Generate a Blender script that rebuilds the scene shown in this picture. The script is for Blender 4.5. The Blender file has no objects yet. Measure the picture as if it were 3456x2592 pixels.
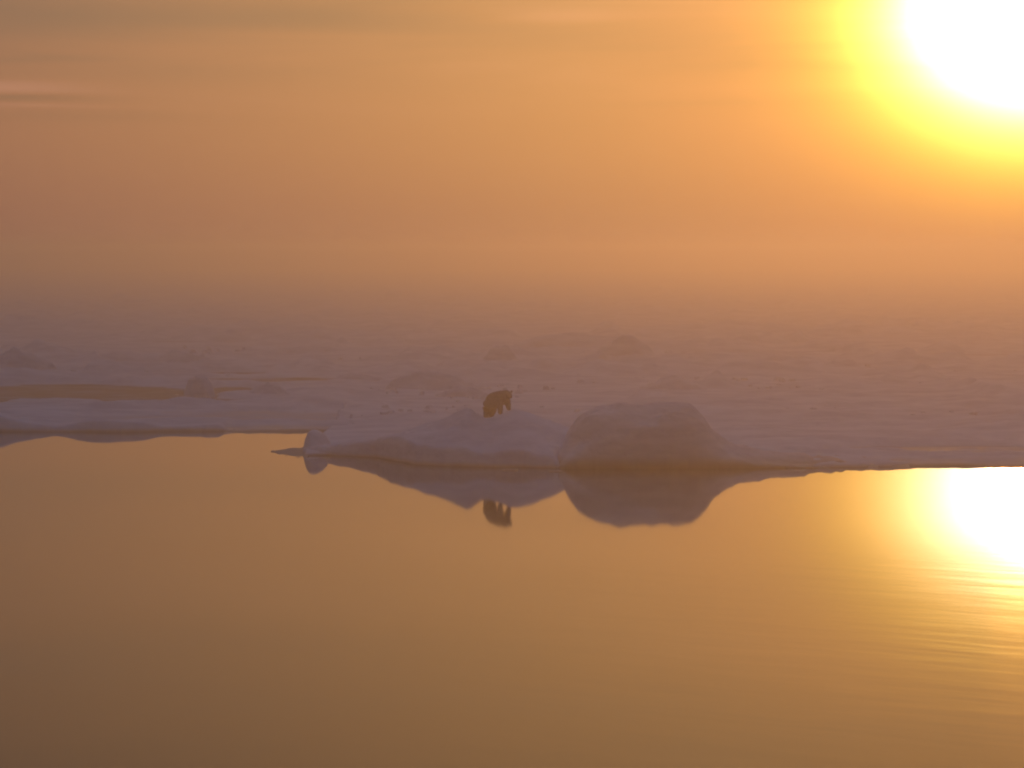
import bpy, bmesh, math, random
import numpy as np
from mathutils import Vector, Matrix

S = bpy.context.scene
COL = S.collection
R = math.radians

# ------------------------------------------------------------------ camera, sky, sun, exposure
CAM_H = 10.344            # deck of a ship, metres above the water
F = 14000.0             # focal length in photograph pixels (3456 wide)
HOR = 845.0             # horizon row
cam_d = bpy.data.cameras.new('camera')
cam = bpy.data.objects.new('camera', cam_d)
COL.objects.link(cam)
cam.location = (0, 0, CAM_H)
cam.rotation_euler = (R(90), 0, 0)
cam_d.sensor_width = 36.0
cam_d.lens = 36.0 * F / 3456.0
cam_d.shift_y = -(1296.0 - HOR) / 3456.0
cam_d.clip_start = 0.5
cam_d.clip_end = 12000
cam_d.dof.use_dof = True                # the soft focus of a long zoom through fog
cam_d.dof.focus_distance = 100.0
cam_d.dof.aperture_fstop = 3.5
S.camera = cam

SUN_AZ = math.atan((3510 - 1728) / F)   # to the right of +Y
SUN_EL = math.atan((HOR - 35) / F)

world = bpy.data.worlds.new('World')
S.world = world
world.use_nodes = True
WT = world.node_tree
WT.nodes.clear()


def wn(kind, **kw):
    n = WT.nodes.new(kind)
    for k, v in kw.items():
        setattr(n, k, v)
    return n


def M(op, a, b=None, c=None, clamp=False):
    n = WT.nodes.new('ShaderNodeMath')
    n.operation = op
    n.use_clamp = clamp
    for i, v in enumerate((a, b, c)):
        if v is None:
            continue
        if isinstance(v, (int, float)):
            n.inputs[i].default_value = v
        else:
            WT.links.new(v, n.inputs[i])
    return n.outputs[0]


def rgb_scale(colour, fac):
    """colour (tuple or socket) times a scalar socket, as a vector"""
    n = WT.nodes.new('ShaderNodeVectorMath')
    n.operation = 'SCALE'
    if isinstance(colour, tuple):
        n.inputs[0].default_value = colour
    else:
        WT.links.new(colour, n.inputs[0])
    if isinstance(fac, (int, float)):
        n.inputs['Scale'].default_value = fac
    else:
        WT.links.new(fac, n.inputs['Scale'])
    return n.outputs[0]


def vadd(a, b, op='ADD'):
    n = WT.nodes.new('ShaderNodeVectorMath')
    n.operation = op
    for i, v in enumerate((a, b)):
        if isinstance(v, tuple):
            n.inputs[i].default_value = v
        else:
            WT.links.new(v, n.inputs[i])
    return n.outputs[0]


def sstep(x, lo, hi):
    n = WT.nodes.new('ShaderNodeMapRange')
    n.interpolation_type = 'SMOOTHSTEP'
    WT.links.new(x, n.inputs['Value'])
    n.inputs['From Min'].default_value = lo
    n.inputs['From Max'].default_value = hi
    return n.outputs[0]


tc = wn('ShaderNodeTexCoord')
rot = wn('ShaderNodeVectorRotate', rotation_type='Z_AXIS')
rot.inputs['Angle'].default_value = SUN_AZ      # sun brought to azimuth 0 (+Y)
WT.links.new(tc.outputs['Generated'], rot.inputs['Vector'])
sep = wn('ShaderNodeSeparateXYZ')
WT.links.new(rot.outputs[0], sep.inputs[0])
DEG = 180 / math.pi
az = M('MULTIPLY', M('ARCTAN2', sep.outputs[0], sep.outputs[1]), DEG)       # degrees right of the sun
el = M('MULTIPLY', M('ARCSINE', sep.outputs[2]), DEG)                        # degrees above horizon
ael = M('MAXIMUM', el, 0.0)
dv = M('SUBTRACT', el, SUN_EL * DEG)
th = M('SQRT', M('ADD', M('POWER', M('MULTIPLY', az, 0.92), 2.0), M('POWER', M('MULTIPLY', dv, 1.22), 2.0)))


def gauss(A, s2):
    return M('MULTIPLY', M('EXPONENT', M('DIVIDE', M('MULTIPLY', M('POWER', th, 2.0), -1.0), s2)), A)


def comb(r, g, b):
    n = wn('ShaderNodeCombineXYZ')
    for i, v in enumerate((r, g, b)):
        if isinstance(v, (int, float)):
            n.inputs[i].default_value = v
        else:
            WT.links.new(v, n.inputs[i])
    return n.outputs[0]


# glow of the sun in the fog: white core, yellow ring, orange halo
glow = comb(M('ADD', gauss(1.0, 8.0), gauss(12.0, 2.25)), M('ADD', gauss(2.1, 4.0), gauss(8.0, 1.8)), gauss(9.0, 1.3))
glow = vadd(glow, rgb_scale((1.0, 0.93, 0.55), gauss(14.0, 0.36)))
halo = M('EXPONENT', M('DIVIDE', M('MULTIPLY', th, -1.0), 8.0))
wide = M('EXPONENT', M('DIVIDE', M('MULTIPLY', th, -1.0), 45.0))
glow = vadd(glow, rgb_scale((0.55, 0.250, 0.0), halo))
# low bank of sunlit fog, fading upwards into a cool grey mauve
low = M('EXPONENT', M('DIVIDE', M('MULTIPLY', ael, -1.0), 11.0))
bank = rgb_scale((0.180, 0.090, 0.118), M('MULTIPLY', low, M('ADD', M('MULTIPLY', wide, 0.75), 0.25)))
# thin streaks of cloud
mp = wn('ShaderNodeCombineXYZ')
WT.links.new(M('MULTIPLY', az, 0.11), mp.inputs[0])
WT.links.new(M('MULTIPLY', el, 1.25), mp.inputs[1])
nz = wn('ShaderNodeTexNoise')
nz.inputs['Scale'].default_value = 1.0
nz.inputs['Detail'].default_value = 5.0
nz.inputs['Roughness'].default_value = 0.55
nz.inputs['Distortion'].default_value = 0.6
WT.links.new(mp.outputs[0], nz.inputs['Vector'])
cl = M('MULTIPLY', M('SUBTRACT', nz.outputs['Fac'], 0.5), 1.35)
cl = M('MULTIPLY', cl, sstep(el, 1.2, 3.4))

SD = SUN_AZ * DEG


def streak(px, row, wpx, hpx, amp):
    a0 = math.atan((px - 1728) / F) * DEG - SD
    e0 = (HOR - row) / F * DEG
    wa = wpx / F * DEG
    he = hpx / F * DEG
    wob = M('MULTIPLY', M('SUBTRACT', nz.outputs['Fac'], 0.5), 0.45)
    u = M('POWER', M('DIVIDE', M('SUBTRACT', az, a0), wa), 2.0)
    v = M('POWER', M('DIVIDE', M('SUBTRACT', M('ADD', el, wob), e0), he), 2.0)
    return M('MULTIPLY', M('EXPONENT', M('MULTIPLY', M('ADD', u, v), -1.0)), amp)


sts = [(1200, 72, 850, 56, -0.45), (1900, 42, 230, 26, 0.34), (-60, 290, 320, 20, 0.50), (0, 330, 300, 15, -0.40),
       (60, 362, 300, 10, 0.22), (300, 400, 360, 22, -0.14), (1000, 115, 500, 14, 0.14), (150, 195, 330, 12, -0.20),
       (-150, 80, 650, 150, -0.40), (900, 250, 900, 60, -0.10), (2500, 190, 500, 45, -0.16), (2850, 230, 600, 22, -0.16), (3000, 300, 600, 18, 0.10), (2500, 350, 500, 14, -0.10)]
tot = cl
for s in sts:
    tot = M('ADD', tot, streak(*s))
dim = M('SUBTRACT', 1.0, M('MULTIPLY', sstep(el, 1.0, 9.0), 0.62))       # the cloud deck thickens upwards
mod = M('MULTIPLY', M('ADD', tot, 1.0), dim)
bank = rgb_scale(bank, mod)
halo_mod = M('MULTIPLY', M('ADD', M('MULTIPLY', tot, 0.5), 1.0), dim)
glow = rgb_scale(glow, halo_mod)

sky = wn('ShaderNodeTexSky', sky_type='NISHITA')
sky.sun_disc = False
sky.sun_elevation = SUN_EL
sky.sun_rotation = SUN_AZ
sky.altitude = 0
sky.air_density = 1.0
sky.dust_density = 3.0
sky.ozone_density = 1.5
zen = rgb_scale(sky.outputs[0], 0.012)
zen = vadd(zen, rgb_scale((0.090, 0.128, 0.215), M('MULTIPLY', sstep(el, 7.0, 30.0), M('ADD', M('MULTIPLY', wide, 1.5), 0.45))))
zen = vadd(zen, rgb_scale((0.0, 0.003, 0.018), sstep(el, 1.0, 3.5)))
zen = vadd(zen, rgb_scale((0.0, 0.035, 0.060), M('MAXIMUM', M('MULTIPLY', tot, -1.0), 0.0)))
total = vadd(vadd(glow, bank), zen)
bg = wn('ShaderNodeBackground')
WT.links.new(total, bg.inputs['Color'])
bg.inputs['Strength'].default_value = 1.0
wo = wn('ShaderNodeOutputWorld')
WT.links.new(bg.outputs[0], wo.inputs['Surface'])
world.cycles.sampling_method = 'MANUAL'
world.cycles.sample_map_resolution = 2048

sun_d = bpy.data.lights.new('sun', 'SUN')
sun_d.energy = 0.13
sun_d.angle = R(1.5)
sun_d.color = (1.0, 0.35, 0.045)
sun = bpy.data.objects.new('sun', sun_d)
COL.objects.link(sun)
sd = Vector((math.sin(SUN_AZ) * math.cos(SUN_EL), math.cos(SUN_AZ) * math.cos(SUN_EL), math.sin(SUN_EL)))
sun.rotation_euler = (-sd).to_track_quat('-Z', 'Y').to_euler()
sun.location = sd * 500

S.view_settings.view_transform = 'Standard'
S.view_settings.look = 'None'
S.view_settings.exposure = 0.0
S.view_settings.gamma = 1.0
S.view_settings.use_curve_mapping = False
S.render.engine = 'CYCLES'
S.cycles.volume_bounces = 1
S.cycles.use_denoising = True
S.cycles.sample_clamp_indirect = 2.0
S.cycles.pixel_filter_type = 'BLACKMAN_HARRIS'
S.cycles.filter_width = 1.8
S.cycles.max_bounces = 6

HAZE_DENSITY = 0.0021


# ------------------------------------------------------------------ helpers
def tag(o, label=None, cat=None, group=None, kind=None):
    if label: o['label'] = label
    if cat: o['category'] = cat
    if group: o['group'] = group
    if kind: o['kind'] = kind
    return o


def link_mesh(name, verts, faces, mat, parent=None, smooth=True, loc=(0, 0, 0)):
    me = bpy.data.meshes.new(name)
    me.from_pydata(verts, [], faces)
    me.update()
    if smooth:
        me.polygons.foreach_set('use_smooth', [True] * len(me.polygons))
    me.materials.append(mat)
    o = bpy.data.objects.new(name, me)
    COL.objects.link(o)
    o.location = loc
    if parent:
        o.parent = parent
    return o


def empty(name, loc):
    o = bpy.data.objects.new(name, None)
    COL.objects.link(o)
    o.location = loc
    return o


def at(px, row, z=0.0):
    """where the sight line through a photograph pixel meets height z"""
    Y = F * (CAM_H - z) / (row - HOR)
    return (px - 1728) * Y / F, Y


rng = np.random.default_rng(7)
PERM = rng.random((256, 256))


def vnoise(x, y, seed=0):
    x = x + seed * 17.31
    y = y + seed * 9.73
    xi = np.floor(x).astype(int); yi = np.floor(y).astype(int)
    fx = x - xi; fy = y - yi
    fx = fx * fx * fx * (fx * (fx * 6 - 15) + 10); fy = fy * fy * fy * (fy * (fy * 6 - 15) + 10)
    a = PERM[xi & 255, yi & 255]; b = PERM[(xi + 1) & 255, yi & 255]
    c = PERM[xi & 255, (yi + 1) & 255]; d = PERM[(xi + 1) & 255, (yi + 1) & 255]
    return (a * (1 - fx) + b * fx) * (1 - fy) + (c * (1 - fx) + d * fx) * fy


def fbm(x, y, octv=4, seed=0, gain=0.5):
    s = 0; a = 1.0; n = 0
    for i in range(octv):
        s = s + a * (vnoise(x * 2 ** i, y * 2 ** i, seed + i) - 0.5)
        n += a
        a *= gain
    return s / n * 2


def ss(x, lo, hi):
    t = np.clip((x - lo) / (hi - lo), 0, 1)
    return t * t * (3 - 2 * t)


def smooth_interp(x, xs, ys):
    xs = np.asarray(xs, float); ys = np.asarray(ys, float)
    i = np.clip(np.searchsorted(xs, x) - 1, 0, len(xs) - 2)
    m = np.gradient(ys, xs)
    h = xs[i + 1] - xs[i]
    t = np.clip((x - xs[i]) / h, 0, 1)
    return ((2 * t**3 - 3 * t**2 + 1) * ys[i] + (t**3 - 2 * t**2 + t) * h * m[i] +
            (-2 * t**3 + 3 * t**2) * ys[i + 1] + (t**3 - t**2) * h * m[i + 1])


def field(name, X, Y, Z, mat, parent=None, cut=-0.45, loc=(0, 0, 0)):
    """height field as a mesh; quads wholly below cut are dropped"""
    ny, nx = X.shape
    idx = np.arange(ny * nx).reshape(ny, nx)
    q = np.stack([idx[:-1, :-1], idx[:-1, 1:], idx[1:, 1:], idx[1:, :-1]], -1).reshape(-1, 4)
    zf = Z.ravel()
    q = q[(zf[q] > cut).any(1)]
    used, inv = np.unique(q, return_inverse=True)
    V = np.stack([X.ravel(), Y.ravel(), zf], -1)[used] - np.array(loc if parent is None else parent.location)
    q = inv.reshape(-1, 4)
    me = bpy.data.meshes.new(name)
    me.vertices.add(len(V)); me.vertices.foreach_set('co', V.astype(np.float32).ravel())
    me.loops.add(len(q) * 4); me.loops.foreach_set('vertex_index', q.astype(np.int32).ravel())
    me.polygons.add(len(q)); me.polygons.foreach_set('loop_start', np.arange(0, len(q) * 4, 4, dtype=np.int32))
    me.polygons.foreach_set('use_smooth', np.ones(len(q), bool))
    me.update(calc_edges=True)
    me.materials.append(mat)
    o = bpy.data.objects.new(name, me)
    COL.objects.link(o)
    o.location = (0, 0, 0) if parent else loc
    if parent: o.parent = parent
    return o


# ------------------------------------------------------------------ materials
def mat_new(name):
    m = bpy.data.materials.new(name)
    m.use_nodes = True
    nt = m.node_tree
    return m, nt, nt.nodes['Principled BSDF']


def ice_material(name, dry=(0.68, 0.74, 0.84), wet_shade=(0.40, 0.34, 0.29), wet_shade_top=0.10, bump=0.5, scale=0.8, wet_rough=0.20):
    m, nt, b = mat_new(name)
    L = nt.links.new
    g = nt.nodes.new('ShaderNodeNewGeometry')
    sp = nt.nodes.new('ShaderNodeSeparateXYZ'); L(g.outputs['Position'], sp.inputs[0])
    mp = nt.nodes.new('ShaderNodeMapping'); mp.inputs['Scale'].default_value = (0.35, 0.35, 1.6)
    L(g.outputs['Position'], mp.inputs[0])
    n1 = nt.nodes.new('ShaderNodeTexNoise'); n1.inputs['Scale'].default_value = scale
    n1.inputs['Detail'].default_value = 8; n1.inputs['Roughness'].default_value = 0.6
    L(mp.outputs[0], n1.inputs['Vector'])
    # height above the water, roughened: soaked slush and painted undercut shade below, dry wind-packed snow above
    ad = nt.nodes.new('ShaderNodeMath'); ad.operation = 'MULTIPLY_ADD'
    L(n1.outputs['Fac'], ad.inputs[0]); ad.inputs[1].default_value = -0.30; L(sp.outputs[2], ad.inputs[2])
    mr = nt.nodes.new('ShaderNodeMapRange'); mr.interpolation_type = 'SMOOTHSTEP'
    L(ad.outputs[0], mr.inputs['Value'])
    mr.inputs['From Min'].default_value = -0.16; mr.inputs['From Max'].default_value = wet_shade_top
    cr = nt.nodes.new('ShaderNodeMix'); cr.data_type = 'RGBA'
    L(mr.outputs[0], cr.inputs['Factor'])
    cr.inputs['A'].default_value = (*wet_shade, 1); 
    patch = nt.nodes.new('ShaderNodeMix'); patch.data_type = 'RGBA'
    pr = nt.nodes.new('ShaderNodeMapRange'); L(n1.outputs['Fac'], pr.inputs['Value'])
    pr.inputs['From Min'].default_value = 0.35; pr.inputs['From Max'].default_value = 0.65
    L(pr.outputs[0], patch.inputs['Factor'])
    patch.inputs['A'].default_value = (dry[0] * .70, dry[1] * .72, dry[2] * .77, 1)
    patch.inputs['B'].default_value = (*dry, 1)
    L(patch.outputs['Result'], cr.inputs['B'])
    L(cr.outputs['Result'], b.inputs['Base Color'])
    ro = nt.nodes.new('ShaderNodeMapRange'); L(mr.outputs[0], ro.inputs['Value'])
    ro.inputs['To Min'].default_value = wet_rough; ro.inputs['To Max'].default_value = 0.85
    L(ro.outputs[0], b.inputs['Roughness'])
    b.inputs['IOR'].default_value = 1.31
    n2 = nt.nodes.new('ShaderNodeTexNoise'); n2.inputs['Scale'].default_value = 3.0
    n2.inputs['Detail'].default_value = 6
    L(g.outputs['Position'], n2.inputs['Vector'])
    bp = nt.nodes.new('ShaderNodeBump'); bp.inputs['Strength'].default_value = bump
    bp.inputs['Distance'].default_value = 0.12
    # soaked, refrozen ice is smooth; only the dry snow is rough
    bs = nt.nodes.new('ShaderNodeMapRange'); L(mr.outputs[0], bs.inputs['Value'])
    bs.inputs['To Min'].default_value = 0.04; bs.inputs['To Max'].default_value = bump
    L(bs.outputs[0], bp.inputs['Strength'])
    L(n2.outputs['Fac'], bp.inputs['Height']); L(bp.outputs[0], b.inputs['Normal'])
    return m


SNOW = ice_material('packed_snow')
SNOW_WET_SHADE = ice_material('soaked_shaded_ice', dry=(0.80, 0.77, 0.80), wet_shade=(0.30, 0.23, 0.19), wet_shade_top=0.50)  # soaked foot, with the dark of an undercut painted into its brown
SNOW_FAR = ice_material('far_snow', wet_shade=(0.19, 0.125, 0.085), wet_shade_top=0.02, wet_rough=0.62)
SLUSH = ice_material('slush', dry=(0.5, 0.5, 0.5), wet_shade=(0.33, 0.32, 0.30), wet_shade_top=0.3, wet_rough=0.7)

WATER, nt, b = mat_new('sea_water')
L = nt.links.new
b.inputs['Base Color'].default_value = (0.030, 0.024, 0.016, 1)
b.inputs['Roughness'].default_value = 0.035
b.inputs['IOR'].default_value = 1.333
g = nt.nodes.new('ShaderNodeNewGeometry')
mp = nt.nodes.new('ShaderNodeMapping')
mp.vector_type = 'TEXTURE'
mp.inputs['Rotation'].default_value = (0, 0, R(44))
mp.inputs['Scale'].default_value = (2.1, 7.0, 1)
L(g.outputs['Position'], mp.inputs[0])
n1 = nt.nodes.new('ShaderNodeTexNoise'); n1.inputs['Scale'].default_value = 1.0
n1.inputs['Detail'].default_value = 2.5; n1.inputs['Roughness'].default_value = 0.45
L(mp.outputs[0], n1.inputs['Vector'])
sp = nt.nodes.new('ShaderNodeSeparateXYZ'); L(g.outputs['Position'], sp.inputs[0])
# the ripples die out in the lee of the floe, to the left and by the ice edge
my = nt.nodes.new('ShaderNodeMapRange'); my.interpolation_type = 'SMOOTHSTEP'
L(sp.outputs[1], my.inputs['Value'])
my.inputs['From Min'].default_value = 160; my.inputs['From Max'].default_value = 105
my.inputs['To Min'].default_value = 0.0; my.inputs['To Max'].default_value = 1.0
mx = nt.nodes.new('ShaderNodeMapRange'); mx.interpolation_type = 'SMOOTHSTEP'
L(sp.outputs[0], mx.inputs['Value'])
mx.inputs['From Min'].default_value = -6; mx.inputs['From Max'].default_value = 12
mx.inputs['To Min'].default_value = 0.25; mx.inputs['To Max'].default_value = 1.0
mm = nt.nodes.new('ShaderNodeMath'); mm.operation = 'MULTIPLY'
L(my.outputs[0], mm.inputs[0]); L(mx.outputs[0], mm.inputs[1])
bp = nt.nodes.new('ShaderNodeBump'); bp.inputs['Distance'].default_value = 0.0065
L(n1.outputs['Fac'], bp.inputs['Height']); L(mm.outputs[0], bp.inputs['Strength'])
L(bp.outputs[0], b.inputs['Normal'])

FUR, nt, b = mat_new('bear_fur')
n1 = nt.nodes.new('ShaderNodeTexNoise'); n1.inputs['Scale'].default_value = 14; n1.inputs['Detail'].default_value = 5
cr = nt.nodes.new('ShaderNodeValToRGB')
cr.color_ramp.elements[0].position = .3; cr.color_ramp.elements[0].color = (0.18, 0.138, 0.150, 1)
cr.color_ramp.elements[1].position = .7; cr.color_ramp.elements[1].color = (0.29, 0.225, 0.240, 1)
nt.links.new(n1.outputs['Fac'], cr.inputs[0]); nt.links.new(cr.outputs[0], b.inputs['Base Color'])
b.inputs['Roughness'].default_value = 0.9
bp = nt.nodes.new('ShaderNodeBump'); bp.inputs['Distance'].default_value = 0.02
nt.links.new(n1.outputs['Fac'], bp.inputs['Height']); nt.links.new(bp.outputs[0], b.inputs['Normal'])
SKIN, nt, b = mat_new('bear_skin')
n1 = nt.nodes.new('ShaderNodeTexNoise'); n1.inputs['Scale'].default_value = 30
cr = nt.nodes.new('ShaderNodeValToRGB')
cr.color_ramp.elements[0].color = (0.012, 0.010, 0.009, 1); cr.color_ramp.elements[1].color = (0.03, 0.025, 0.02, 1)
nt.links.new(n1.outputs['Fac'], cr.inputs[0]); nt.links.new(cr.outputs[0], b.inputs['Base Color'])
b.inputs['Roughness'].default_value = 0.35

# ------------------------------------------------------------------ water
X0, X1, Y0, Y1 = -2900, 2900, -900, 3600
water = link_mesh('water', [(X0, Y0, 0), (X1, Y0, 0), (X1, Y1, 0), (X0, Y1, 0)], [(0, 1, 2, 3)], WATER, smooth=False)
tag(water, kind='structure')

# ------------------------------------------------------------------ main floe: where everything on it lies
PX_RIDGE = [960, 1015, 1119, 1238, 1347, 1450, 1500, 1548, 1586, 1610, 1635, 1690, 1735, 1780, 1835, 1890, 1950, 2020, 2150, 2400, 3000, 5200]
Z_RIDGE = [-.3, .30, .50, .80, 1.30, 1.80, 2.04, 2.35, 2.50, 2.25, 2.08, 2.30, 2.47, 2.32, 2.00, 1.72, 1.38, 1.05, .70, .55, .35, .35]
YR = 206.3
X_RIDGE = [(p - 1728) * YR / F for p in PX_RIDGE]
SHORE = [(900, 1529), (1020, 1534), (1100, 1537), (1200, 1541), (1275, 1545), (1345, 1559), (1400, 1569), (1500, 1573), (1600, 1576),
         (1750, 1577), (1900, 1581), (2100, 1584), (2300, 1583), (2500, 1583), (2700, 1582), (2850, 1578), (3000, 1576),
         (3200, 1573), (3456, 1575), (3900, 1570), (5200, 1585)]
SH = sorted(at(p, r) for p, r in SHORE)
SHX = [s[0] for s in SH]; SHY = [s[1] for s in SH]


def shore_y(x):
    return np.interp(x, SHX, SHY) + 0.6 * fbm(x * 0.7, x * 0 + 3.1, 6, 5, 0.62)


def base_h(x, Y):
    """the slab and the snow hill that the bear stands on"""
    d = Y - shore_y(x)
    dr = Y - (np.maximum(YR, shore_y(x) + 2.0) + 0.5 * fbm(x * 0.4, x * 0, 2, 3))
    zr = smooth_interp(x, X_RIDGE, Z_RIDGE)
    front = np.clip(1 - (-dr) / 10.5, 0, 1)
    front = ss(front, 0, 1) * 0.62 + front * 0.38
    back = np.exp(-np.maximum(dr, 0) ** 2 / 22.0)
    prof = np.where(dr < 0, front, back)
    slab = 0.34 + 0.10 * fbm(x * 0.25, Y * 0.25, 3, 11)
    right = ss(x, 10, 16)
    slab = slab * (1 - right) + right * (0.13 - 0.10 * ss(x, 15, 20) + 0.012 * np.clip(d, 0, 12) * (1 - 0.5 * ss(x, 17, 22)) + 0.08 * fbm(x * 0.12, Y * 0.3, 3, 12))
    z = slab + np.maximum(zr - slab, 0) * prof
    z = z + 0.22 * fbm(x * 0.45, Y * 0.3, 5, 21) * ss(d, 0, 3)* (1 - 0.5 * right)
    z = z + 0.07 * fbm(x * 1.8, Y * 1.2, 4, 22) - 0.12 * np.abs(fbm(x * 0.5, Y * 0.35, 3, 24)) * ss(d, 0.5, 3)
    lip = ss(d, -0.35, 0.55)
    z = np.maximum(z, 0.05 + 0.03 * ss(d, 0, 10))
    # the boulder hummock stands right at the water here: no ledge in front of it
    nol = ss(x, 2.0, 2.7) * (1 - ss(x, 12.5, 15.0)) * (1 - ss(d, 2.2, 3.4))
    z = z * (1 - nol) - 0.5 * nol
    z = z * lip - 0.55 * (1 - lip)
    # left and back ends
    e = ss(x, -11.0, -10.5) * (1 - ss(Y, 218, 224))
    return z * e - 0.6 * (1 - e)


floe = empty('ice_floe', (0, 205, 0))
tag(floe, 'snowy foreground ice floe at the water edge that the bear stands on', 'ice floe')
gx = np.concatenate([np.arange(-12.5, 17, 0.11), np.arange(17, 64, 0.35)])
gy = np.arange(194.5, 224.5, 0.13)
X, Y = np.meshgrid(gx, gy)
Z = base_h(X, Y)
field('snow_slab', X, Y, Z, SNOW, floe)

# the boulder-like hummock right of the bear
PXM = [1862, 1882, 1900, 1918, 1937, 1956, 1976, 2005, 2045, 2125, 2250, 2312, 2338, 2362, 2385, 2405, 2437, 2531, 2656, 2800, 3000]
ZM = [-.2, .35, .85, 1.34, 1.76, 2.10, 2.36, 2.60, 2.76, 2.86, 2.92, 2.88, 2.78, 2.55, 2.15, 1.66, 1.22, .74, .44, .26, .0]
XM = [(p - 1728) * 199.6 / F for p in PXM]
gx = np.arange(1.4, 19, 0.07)
gy = np.arange(194.8, 208, 0.07)
X, Y = np.meshgrid(gx, gy)
zm = smooth_interp(X, XM, ZM)
dep = 4.6 - 1.6 * ss(X, 9.5, 14)
yc = 200.9 + 0.35 * fbm(X * 0.5, X * 0, 2, 31)
t = (Y - yc) / np.where(Y < yc, 4.35 - 0.4 * ss(X, 2.5, 5.0), dep)
t = t + 0.08 * fbm(X * 0.6, Y * 0.6, 3, 33)
shape = np.clip(1 - np.abs(t) ** 3.2, 0, 1) ** 0.5
Z = zm * shape + (0.30 * fbm(X * 0.55, Y * 0.7, 5, 34) - 0.45 * np.abs(fbm(X * 0.42 + 2, Y * 0.5, 3, 36)) + 0.10) * shape + 0.03 * fbm(X * 3, Y * 3, 3, 35)
# shallow scoop at the foot of its left side
Z -= 0.55 * np.exp(-((X - 4.0) / 1.4) ** 2 - ((Y - 197.6) / 0.7) ** 2) * shape
Z = np.where(shape <= 0.0, -0.6, Z - 0.05)
field('ice_boulder', X, Y, Z, SNOW_WET_SHADE, floe, cut=-0.3)

# knob at the left tip
cx, cy = at(1052, 1533)
cy += 2.4
gx = np.arange(cx - 2.2, cx + 3.2, 0.06); gy = np.arange(cy - 3.2, cy + 3.4, 0.06)
X, Y = np.meshgrid(gx, gy)
u = (X - cx + 0.05) / np.where(X < cx - 0.05, 0.50, 1.0)
v = (Y - cy) / np.where(Y < cy, 2.3, 2.6)
rr = np.sqrt(u * u + v * v) + 0.08 * fbm(X, Y, 3, 41)
Z = 1.18 * np.clip(1 - rr ** 2.4, 0, 1) ** 0.62 + 0.05 * fbm(X * 1.5, Y * 1.5, 3, 42) - 0.06
Z = np.where(rr >= 1, -0.5, Z)
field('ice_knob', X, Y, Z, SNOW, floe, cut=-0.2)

# thin soaked foot of ice reaching out left of the tip
cx, cy = at(1000, 1522)
gx = np.arange(-12.5, -10.2, 0.04); gy = np.arange(cy - 7, cy + 9, 0.08)
X, Y = np.meshgrid(gx, gy)
w = np.clip((X + 12.35) / 1.7, 0, 1)
off = Y - (cy - 1.2 + 1.4 * w) - 0.5 * fbm(X * 1.3, X * 0, 3, 51)
rr = np.abs(off) / (0.2 + 6.4 * w ** 0.9) + 0.55 * fbm(X * 2.4, Y * 1.3, 4, 53)
Z = 0.05 * (1 - rr ** 2) + 0.012 * fbm(X * 2, Y * 1.2, 3, 52)
Z = np.where((rr > 1.05) | (X < -12.4), -0.3, Z)
field('ice_foot', X, Y, Z, SLUSH, floe, cut=-0.1)

# ------------------------------------------------------------------ left floe
LX = [-110, 0, 75, 150, 200, 250, 300, 358, 423, 500, 547, 620, 670, 710, 750, 765, 850, 935, 975, 1025, 1200]
LZ = [.6, 1.0, .66, .42, .28, .40, .62, .68, .60, .50, .32, .30, .32, .38, .34, .16, .12, .08, .14, .12, .1]
YL = 239.5
XL = [(p - 1728) * YL / F for p in LX]
gx = np.concatenate([np.arange(-75, -33, 0.5), np.arange(-33, -2, 0.11)])
gy = np.concatenate([np.arange(233, 250, 0.14), np.arange(250, 304, 0.4)])
X, Y = np.meshgrid(gx, gy)
zl = smooth_interp(X, XL, LZ)
d = Y - (236.4 + 1.4 * fbm(X * 0.4, X * 0, 5, 61) + 0.06 * (X + 20))
top = 0.28 + 0.40 * fbm(X * 0.11, Y * 0.09, 4, 62) * (1 - 0.5 * ss(Y, 265, 285)) + 0.09 * fbm(X * .6, Y * .3, 3, 63)
top = np.maximum(top, 0.15)
band = np.exp(-((d - 2.4) / 3.2) ** 2)
Z = top * (1 - band) + np.maximum(zl, 0.04) * band + 0.03 * fbm(X * 2, Y * 1.2, 3, 64)
lip = ss(d, -0.2, 1.0)
bx = np.array([(25 - 1728), (65 - 1728), (200 - 1728), (350 - 1728), (450 - 1728), (560 - 1728), (690 - 1728), (1000 - 1728)]) * 285 / F
by = [F * 9.8 / (r - HOR) for r in (1346, 1328, 1326, 1330, 1342, 1348, 1346, 1340)]
bk = 1 - ss(Y - np.interp(X, bx, by) - 1.2 * fbm(X * 0.3, X * 0 + 7, 3, 65), -1.5, 1.0)
left = ss(X, -35.6, -34.0) * 0 + 1
bk = np.where(X < bx[0], bk * (1 - ss(bx[0] - X, 0, 1.0) * ss(Y, 262, 272)), bk)
e = lip * bk * (1 - ss(X, -6, -3)) * ss(X, -74, -70)
Z = Z * e - 0.5 * (1 - e)
lf = field('ice_floe', X, Y, Z, SNOW, None, loc=(-22, 260, 0))
tag(lf, 'long low grey snow floe at left between open water and the brown pond', 'ice floe')

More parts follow.
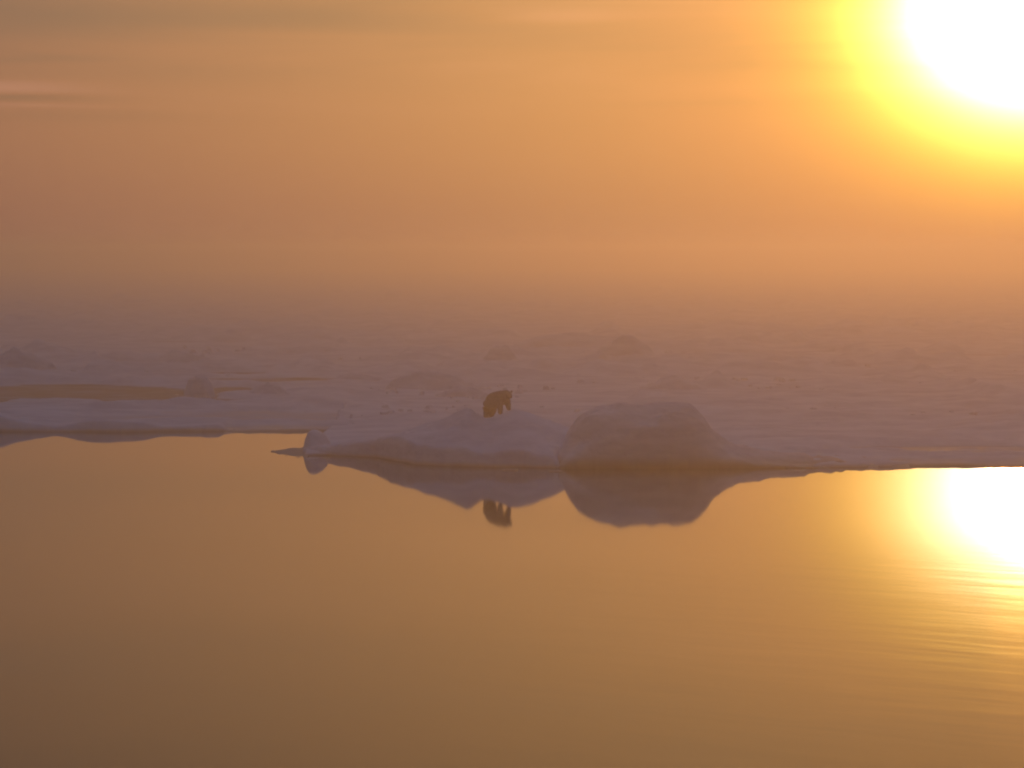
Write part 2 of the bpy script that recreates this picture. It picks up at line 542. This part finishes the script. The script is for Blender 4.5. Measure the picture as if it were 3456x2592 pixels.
# ------------------------------------------------------------------ pack ice sheet behind
POOLS = [  # px, row, half width, half height (photograph pixels), depth
    (330, 1326, 400, 37, -1), (40, 1345, 170, 30, -1), (600, 1338, 110, 14, -1),
    (470, 1223, 150, 6, -1), (300, 1239, 120, 4, -1), (640, 1242, 170, 5, -1), (800, 1255, 140, 6, -1), (980, 1274, 150, 6, -1),
    (790, 1306, 70, 8, -1), (1130, 1278, 100, 4, -1), (1075, 1365, 80, 6, -1), (1130, 1430, 60, 9, -1), (400, 1262, 200, 5, -1), (760, 1275, 100, 4, -1),
    (1885, 1230, 36, 4, .8), (2150, 1229, 150, 4, .8), (2120, 1238, 75, 4, .7), (2700, 1196, 300, 2.6, .8),
    (1020, 1192, 90, 2.6, .8), (3300, 1195, 260, 2.4, .8), (3050, 1212, 130, 2.5, .6), (170, 1262, 120, 4, .6), (2450, 1171, 220, 2, .8),
    (1500, 1160, 160, 2, .8), (700, 1150, 240, 2, .8)]
rows = np.concatenate([np.arange(1560, 1180, -1.15), np.arange(1180, 920, -1.7)])
ysh = F * CAM_H / (rows - HOR)
ang = np.concatenate([np.linspace(-.34, -.135, 40, endpoint=False), np.linspace(-.135, .135, 560, endpoint=False), np.linspace(.135, .34, 41)])
A, Y = np.meshgrid(ang, ysh)
X = A * Y
lo = 0.42 + 0.60 * fbm(X * 0.06, Y * 0.035, 5, 71) + 0.34 * fbm(X * 0.25, Y * 0.13, 4, 72)
rid = 1 - np.abs(fbm(X * 0.05 + 4, Y * 0.028, 3, 74)) * 3.2
lump = np.clip(rid, 0, 1) ** 2 * np.clip(fbm(X * 0.25, Y * 0.18, 3, 75) + 0.2, 0, 1)
Z = lo + 1.5 * lump * ss(Y, 230, 300) + 0.05 * fbm(X * 0.8, Y * 0.5, 2, 76)
Z = np.maximum(Z, 0.24 + 0.04 * lo)
PXg = 1728 + F * A
Rg = HOR + F * (CAM_H - 0.25) / Y
for (p, r, wp, hp, dd) in POOLS:
    q = ((PXg - p) / wp) ** 2 + ((Rg - r) / hp) ** 2
    q = q * (1 + 0.9 * fbm(X * 0.12, Y * 0.10, 3, int(p) % 50))
    Z = Z - (Z + (0.25 if dd > 0 else -0.035)) * (1 - ss(q, 0.75, 1.35))
fr = np.where(X < -10.7, 262.0, 206.0 + 9.0 * ss(X, 14, 19)) + 4 * fbm(X * 0.1, X * 0, 3, 77)
k = ss(Y - fr, -3, 4)
Z = Z * k - 0.6 * (1 - k)
Z = np.where((X < -10.5) & (Y < 250), -0.6, Z)
sheet = field('pack_ice', X, Y, Z, SNOW_FAR)
tag(sheet, kind='structure')


# ------------------------------------------------------------------ hummocks standing on the pack
def hummock(px, row, wpx, hpx, label, power=2.0, depth=None, seed=0, mat=SNOW_FAR, name='ice_hummock', lean=0.0):
    cx, cy = at(px, row, 0.2)
    m = cy / F
    w = wpx * m; h = hpx * m * 1.25
    dp = depth or w * 0.7
    n = 46
    gx = np.linspace(-1.25, 1.25, n); gy = np.linspace(-1.25, 1.25, n)
    U, V = np.meshgrid(gx, gy)
    rr = np.sqrt((U - lean * (1 - np.abs(U)).clip(0)) ** 2 + V ** 2) * (1 + 0.30 * fbm(U * 1.8 + seed, V * 1.8, 3, seed))
    t = np.clip(1 - rr, 0, 1)
    prof = (1 - (1 - t) ** power) if power > 1.5 else t ** (1 / power) * 0.5 + t * 0.5
    Z = h * prof * (1 + 0.35 * fbm(U * 3, V * 3 + seed, 3, seed + 1)) - 0.02
    Z = np.where(rr >= 1, -0.4, Z) + 0.2
    o = field(name, cx + U * w, cy + dp + V * dp, Z, mat, None, cut=0.0, loc=(cx, cy + dp, 0.2))
    tag(o, label, 'ice hummock', 'ice hummocks rising from the pack ice')
    return o


hummock(2110, 1222, 120, 80, 'faint peaked ice hummock far off behind the big boulder, above thin pools', 1.4, seed=3)
hummock(1690, 1232, 75, 50, 'small hazy ice hummock directly above and behind the bear', 2.2, seed=5)
hummock(1940, 1185, 230, 42, 'broad faint domed ice hummock fading in the fog right of the bear', 2.2, seed=8)
hummock(1455, 1322, 150, 54, 'low rounded bluish ice hummock just behind the bear on its left', 2.2, seed=12)
hummock(2275, 1318, 110, 34, 'low ice hummock showing just over the top of the big boulder', 2.0, seed=14)
hummock(2390, 1228, 120, 28, 'wide flat-topped far ice hummock right of the faint peak', 3.0, seed=17)
hummock(2690, 1235, 170, 26, 'long low ice hummock in the fog at right above the plain', 2.4, seed=20)
hummock(640, 1236, 90, 34, 'grey ice hummock left of middle above the streaky melt pools', 2.2, seed=23)
hummock(50, 1268, 130, 62, 'large pale ice hummock at the left edge behind the pond', 2.6, seed=26)
hummock(905, 1338, 80, 34, 'rounded snow hummock right of the ice block by the pond', 2.2, seed=29)
hummock(1210, 1290, 110, 22, 'very low ice hummock among the melt streaks left of the bear', 2.2, seed=31)
hummock(1560, 1342, 90, 28, 'small snow hummock close behind the hill left of the bear', 2.2, seed=37)
blk = hummock(662, 1343, 54, 50, 'squarish grey ice block at the right end of the brown pond', 4.5, depth=1.6, seed=34, mat=SNOW)

# broken rubble strewn over the pack, far too much to count
rs = np.random.default_rng(19)
clusters = [(rs.uniform(-100, 3500), rs.uniform(1175, 1420), rs.uniform(60, 260)) for _ in range(34)]
rv, rf = [], []
for (px, row, sp) in clusters:
    for _ in range(int(rs.integers(7, 20))):
        p = px + rs.normal() * sp; rw = row + rs.normal() * 5
        x, y = at(p, rw, 0.3)
        if (x < -10.5 and y < 345 and rw > 1275) or y < 226 or y > 700:
            continue
        w = rs.uniform(0.2, 0.5) * rs.uniform(0.8, 1.9) * (y / 300) ** 0.5; h = w * rs.uniform(0.15, 0.5); dpt = w * rs.uniform(0.6, 1.3)
        a = rs.uniform(0, math.pi); ca, sa = math.cos(a), math.sin(a)
        tx, ty = rs.uniform(-.3, .3) * w, rs.uniform(-.3, .3) * w
        b0 = len(rv)
        for zz, k in ((0.0, 1.0), (0.30 + h, rs.uniform(0.35, 0.75))):
            for cxy in ((-1, -1), (1, -1), (1.15, 0.2), (0.6, 1), (-1, 0.8)):
                lx = cxy[0] * w / 2 * k * rs.uniform(.8, 1.15) + (tx if zz else 0)
                ly = cxy[1] * dpt / 2 * k * rs.uniform(.8, 1.15) + (ty if zz else 0)
                rv.append((x + lx * ca - ly * sa, y + lx * sa + ly * ca, zz + (rs.uniform(-.25, .1) * h if zz else 0)))
        for i in range(5):
            j = (i + 1) % 5
            rf.append((b0 + i, b0 + j, b0 + 5 + j, b0 + 5 + i))
        rf.append(tuple(b0 + 5 + i for i in range(5)))
rub = link_mesh('ice_rubble', rv, rf, SNOW_FAR, smooth=False)
tag(rub, 'low broken rubble of snow covered ice scattered over the pack', 'ice rubble', kind='stuff')

# small low bright pieces lying on the water
def fragment(px, row, wpx, d, label, seed):
    cx, cy = at(px, row)
    w = wpx * cy / F
    n = 14
    vs = []; fs = []
    rs = np.random.default_rng(seed)
    for k in range(n):
        a = 2 * math.pi * k / n
        r = 0.8 + 0.35 * rs.random()
        vs.append((w * r * math.cos(a), d * r * math.sin(a), -0.05))
    for k in range(n):
        x, y, z = vs[k]
        vs.append((x * 0.86, y * 0.8, 0.035 + 0.02 * rs.random()))
    vs.append((0, 0, 0.06))
    for k in range(n):
        j = (k + 1) % n
        fs.append((k, j, n + j, n + k)); fs.append((n + k, n + j, 2 * n))
    o = link_mesh('bright_fragment', vs, fs, SNOW, loc=(cx, cy, 0))
    tag(o, label, 'ice piece', 'small ice pieces floating by the floes')


fragment(1722, 1587, 30, 0.30, 'thin white sliver afloat just below the bear at the floe foot', 1)
fragment(1875, 1592, 30, 0.22, 'thin white sliver afloat left of the big boulder foot', 2)
fragment(594, 1334, 14, 1.1, 'glint made as a bright speck in the brown pond beside the squarish block', 3)  # glint on the pond, put in as a solid bright piece

# ------------------------------------------------------------------ the bear
def ground(x, y):
    return float(base_h(np.array([[x]]), np.array([[y]]))[0, 0])


BX, BY = -0.72, 206.35
bz = ground(BX, BY)
bear = empty('polar_bear', (BX, BY, bz))
tag(bear, 'polar bear standing on the snowy hill of the floe, head turned this way', 'polar bear')
yaw = R(-42)
fw = Vector((math.cos(yaw), math.sin(yaw), 0)); rt = Vector((fw.y, -fw.x, 0))     # forward, and the bear's right


def bp_(f, r, z):
    """bear space (forward, right, above bear base) to the empty's space"""
    v = fw * f + rt * r
    return Vector((v.x, v.y, z))


def foot(f, r):
    v = bp_(f, r, 0)
    return Vector((v.x, v.y, ground(BX + v.x, BY + v.y) - bz))


hz = foot(-0.5, 0).z; fz = foot(0.5, 0).z
V, E, RAD = [], [], []


def addv(p, r, prev=None):
    V.append(tuple(p)); RAD.append(r if isinstance(r, tuple) else (r, r))
    if prev is not None: E.append((prev, len(V) - 1))
    return len(V) - 1


hip_h = hz + 0.88; sh_h = fz + 0.88
pel = addv(bp_(-0.50, 0, hip_h), (0.39, 0.42))
rump = addv(bp_(-0.68, 0, hip_h - 0.18), (0.34, 0.38), pel)
mid = addv(bp_(-0.10, 0, (hip_h + sh_h) / 2 - 0.08), (0.41, 0.54), pel)
sh = addv(bp_(0.38, 0, sh_h), (0.39, 0.47), mid)
nk = addv(bp_(0.58, 0.0, sh_h - 0.05), (0.29, 0.40), sh)
hdir = (fw * 0.30 + Vector((0.0, -1, 0)) * 0.70).normalized()
hb = bp_(0.72, -0.05, sh_h + 0.02)
head = addv(hb, (0.215, 0.205), nk)
mz = addv(hb + hdir * 0.24 + Vector((0, 0, -0.09)), (0.12, 0.105), head)
ms = addv(hb + hdir * 0.39 + Vector((0, 0, -0.14)), (0.075, 0.065), mz)


def leg(root, f, r, top_z, radii, foot_f, knee_f, ankle_f):
    ft = foot(foot_f, r)
    a = addv(bp_(f, r * 0.85, top_z), radii[0], root)
    kz = ft.z + (top_z - ft.z) * 0.58
    b_ = addv(bp_(knee_f, r, kz), radii[1], a)
    c = addv(bp_(ankle_f, r, ft.z + 0.15), radii[2], b_)
    d_ = addv(Vector(ft) + Vector((0, 0, 0.065)), radii[3], c)
    t_ = Vector(ft) + fw * 0.13
    addv(Vector((t_.x, t_.y, ground(BX + t_.x, BY + t_.y) - bz + 0.045)), radii[4], d_)


leg(sh, 0.36, 0.19, sh_h - 0.24, (0.21, 0.165, 0.135, 0.125, 0.085), 0.34, 0.33, 0.36)
leg(sh, 0.50, -0.19, sh_h - 0.24, (0.21, 0.165, 0.135, 0.125, 0.085), 0.58, 0.52, 0.58)
leg(pel, -0.52, 0.17, hip_h - 0.24, (0.26, 0.20, 0.15, 0.135, 0.09), -0.60, -0.50, -0.64)
leg(pel, -0.52, -0.17, hip_h - 0.24, (0.26, 0.20, 0.15, 0.135, 0.09), -0.56, -0.44, -0.60)
addv(bp_(-0.98, 0, hip_h - 0.14), 0.06, rump)

me = bpy.data.meshes.new('body_cage')
me.from_pydata(V, E, [])
tmp = bpy.data.objects.new('body_cage', me)
COL.objects.link(tmp)
sk = tmp.modifiers.new('skin', 'SKIN')
sk.use_smooth_shade = True
sk.branch_smoothing = 0.6
for i, r in enumerate(RAD):
    me.skin_vertices[0].data[i].radius = r
    me.skin_vertices[0].data[i].use_root = (i == pel)
sb = tmp.modifiers.new('sub', 'SUBSURF'); sb.levels = 2; sb.render_levels = 2
dg = bpy.context.evaluated_depsgraph_get()
bm_ = bpy.data.meshes.new_from_object(tmp.evaluated_get(dg))
bpy.data.objects.remove(tmp)
bm_.name = 'body'
for v in bm_.vertices:                       # clumps of fur along the outline
    c = v.co
    n = math.sin(c.x * 31 + c.z * 17) * math.sin(c.y * 27 - c.z * 23) * 0.010
    v.co = c + v.normal * n
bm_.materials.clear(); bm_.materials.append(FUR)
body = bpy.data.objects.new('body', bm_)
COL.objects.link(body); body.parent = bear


def ball(name, c, r, mat, scale=(1, 1, 1)):
    bm = bmesh.new()
    bmesh.ops.create_uvsphere(bm, u_segments=14, v_segments=10, radius=r)
    bmesh.ops.scale(bm, vec=scale, verts=bm.verts)
    m = bpy.data.meshes.new(name); bm.to_mesh(m); bm.free()
    m.polygons.foreach_set('use_smooth', [True] * len(m.polygons)); m.materials.append(mat)
    o = bpy.data.objects.new(name, m); COL.objects.link(o); o.location = c; o.parent = bear
    return o


side = Vector((hdir.y, -hdir.x, 0))
for s in (-1, 1):
    ball('ear', hb + side * (0.145 * s) - hdir * 0.04 + Vector((0, 0, 0.135)), 0.055, FUR, (1, 0.6, 1.05))
    ball('eye', hb + side * (0.075 * s) + hdir * 0.175 + Vector((0, 0, 0.02)), 0.02, SKIN)
ball('nose', hb + hdir * 0.455 + Vector((0, 0, -0.13)), 0.042, SKIN, (1, 1, 0.8))

# ------------------------------------------------------------------ fog
hz_m = bpy.data.materials.new('fog')
hz_m.use_nodes = True
nt = hz_m.node_tree
nt.nodes.clear()
pv = nt.nodes.new('ShaderNodeVolumePrincipled')
pv.inputs['Color'].default_value = (0.98, 0.90, 0.72, 1)
pv.inputs['Density'].default_value = HAZE_DENSITY
pv.inputs['Anisotropy'].default_value = 0.82
out = nt.nodes.new('ShaderNodeOutputMaterial')
nt.links.new(pv.outputs[0], out.inputs['Volume'])
x0, x1, y0, y1, z0, z1 = -3000, 3000, -1000, 3700, -1.6, 12.5
vs = [(x, y, z) for z in (z0, z1) for y in (y0, y1) for x in (x0, x1)]
fs = [(0, 2, 3, 1), (4, 5, 7, 6), (0, 1, 5, 4), (2, 6, 7, 3), (0, 4, 6, 2), (1, 3, 7, 5)]
hz_o = link_mesh('haze', vs, fs, hz_m, smooth=False)
tag(hz_o, kind='stuff')
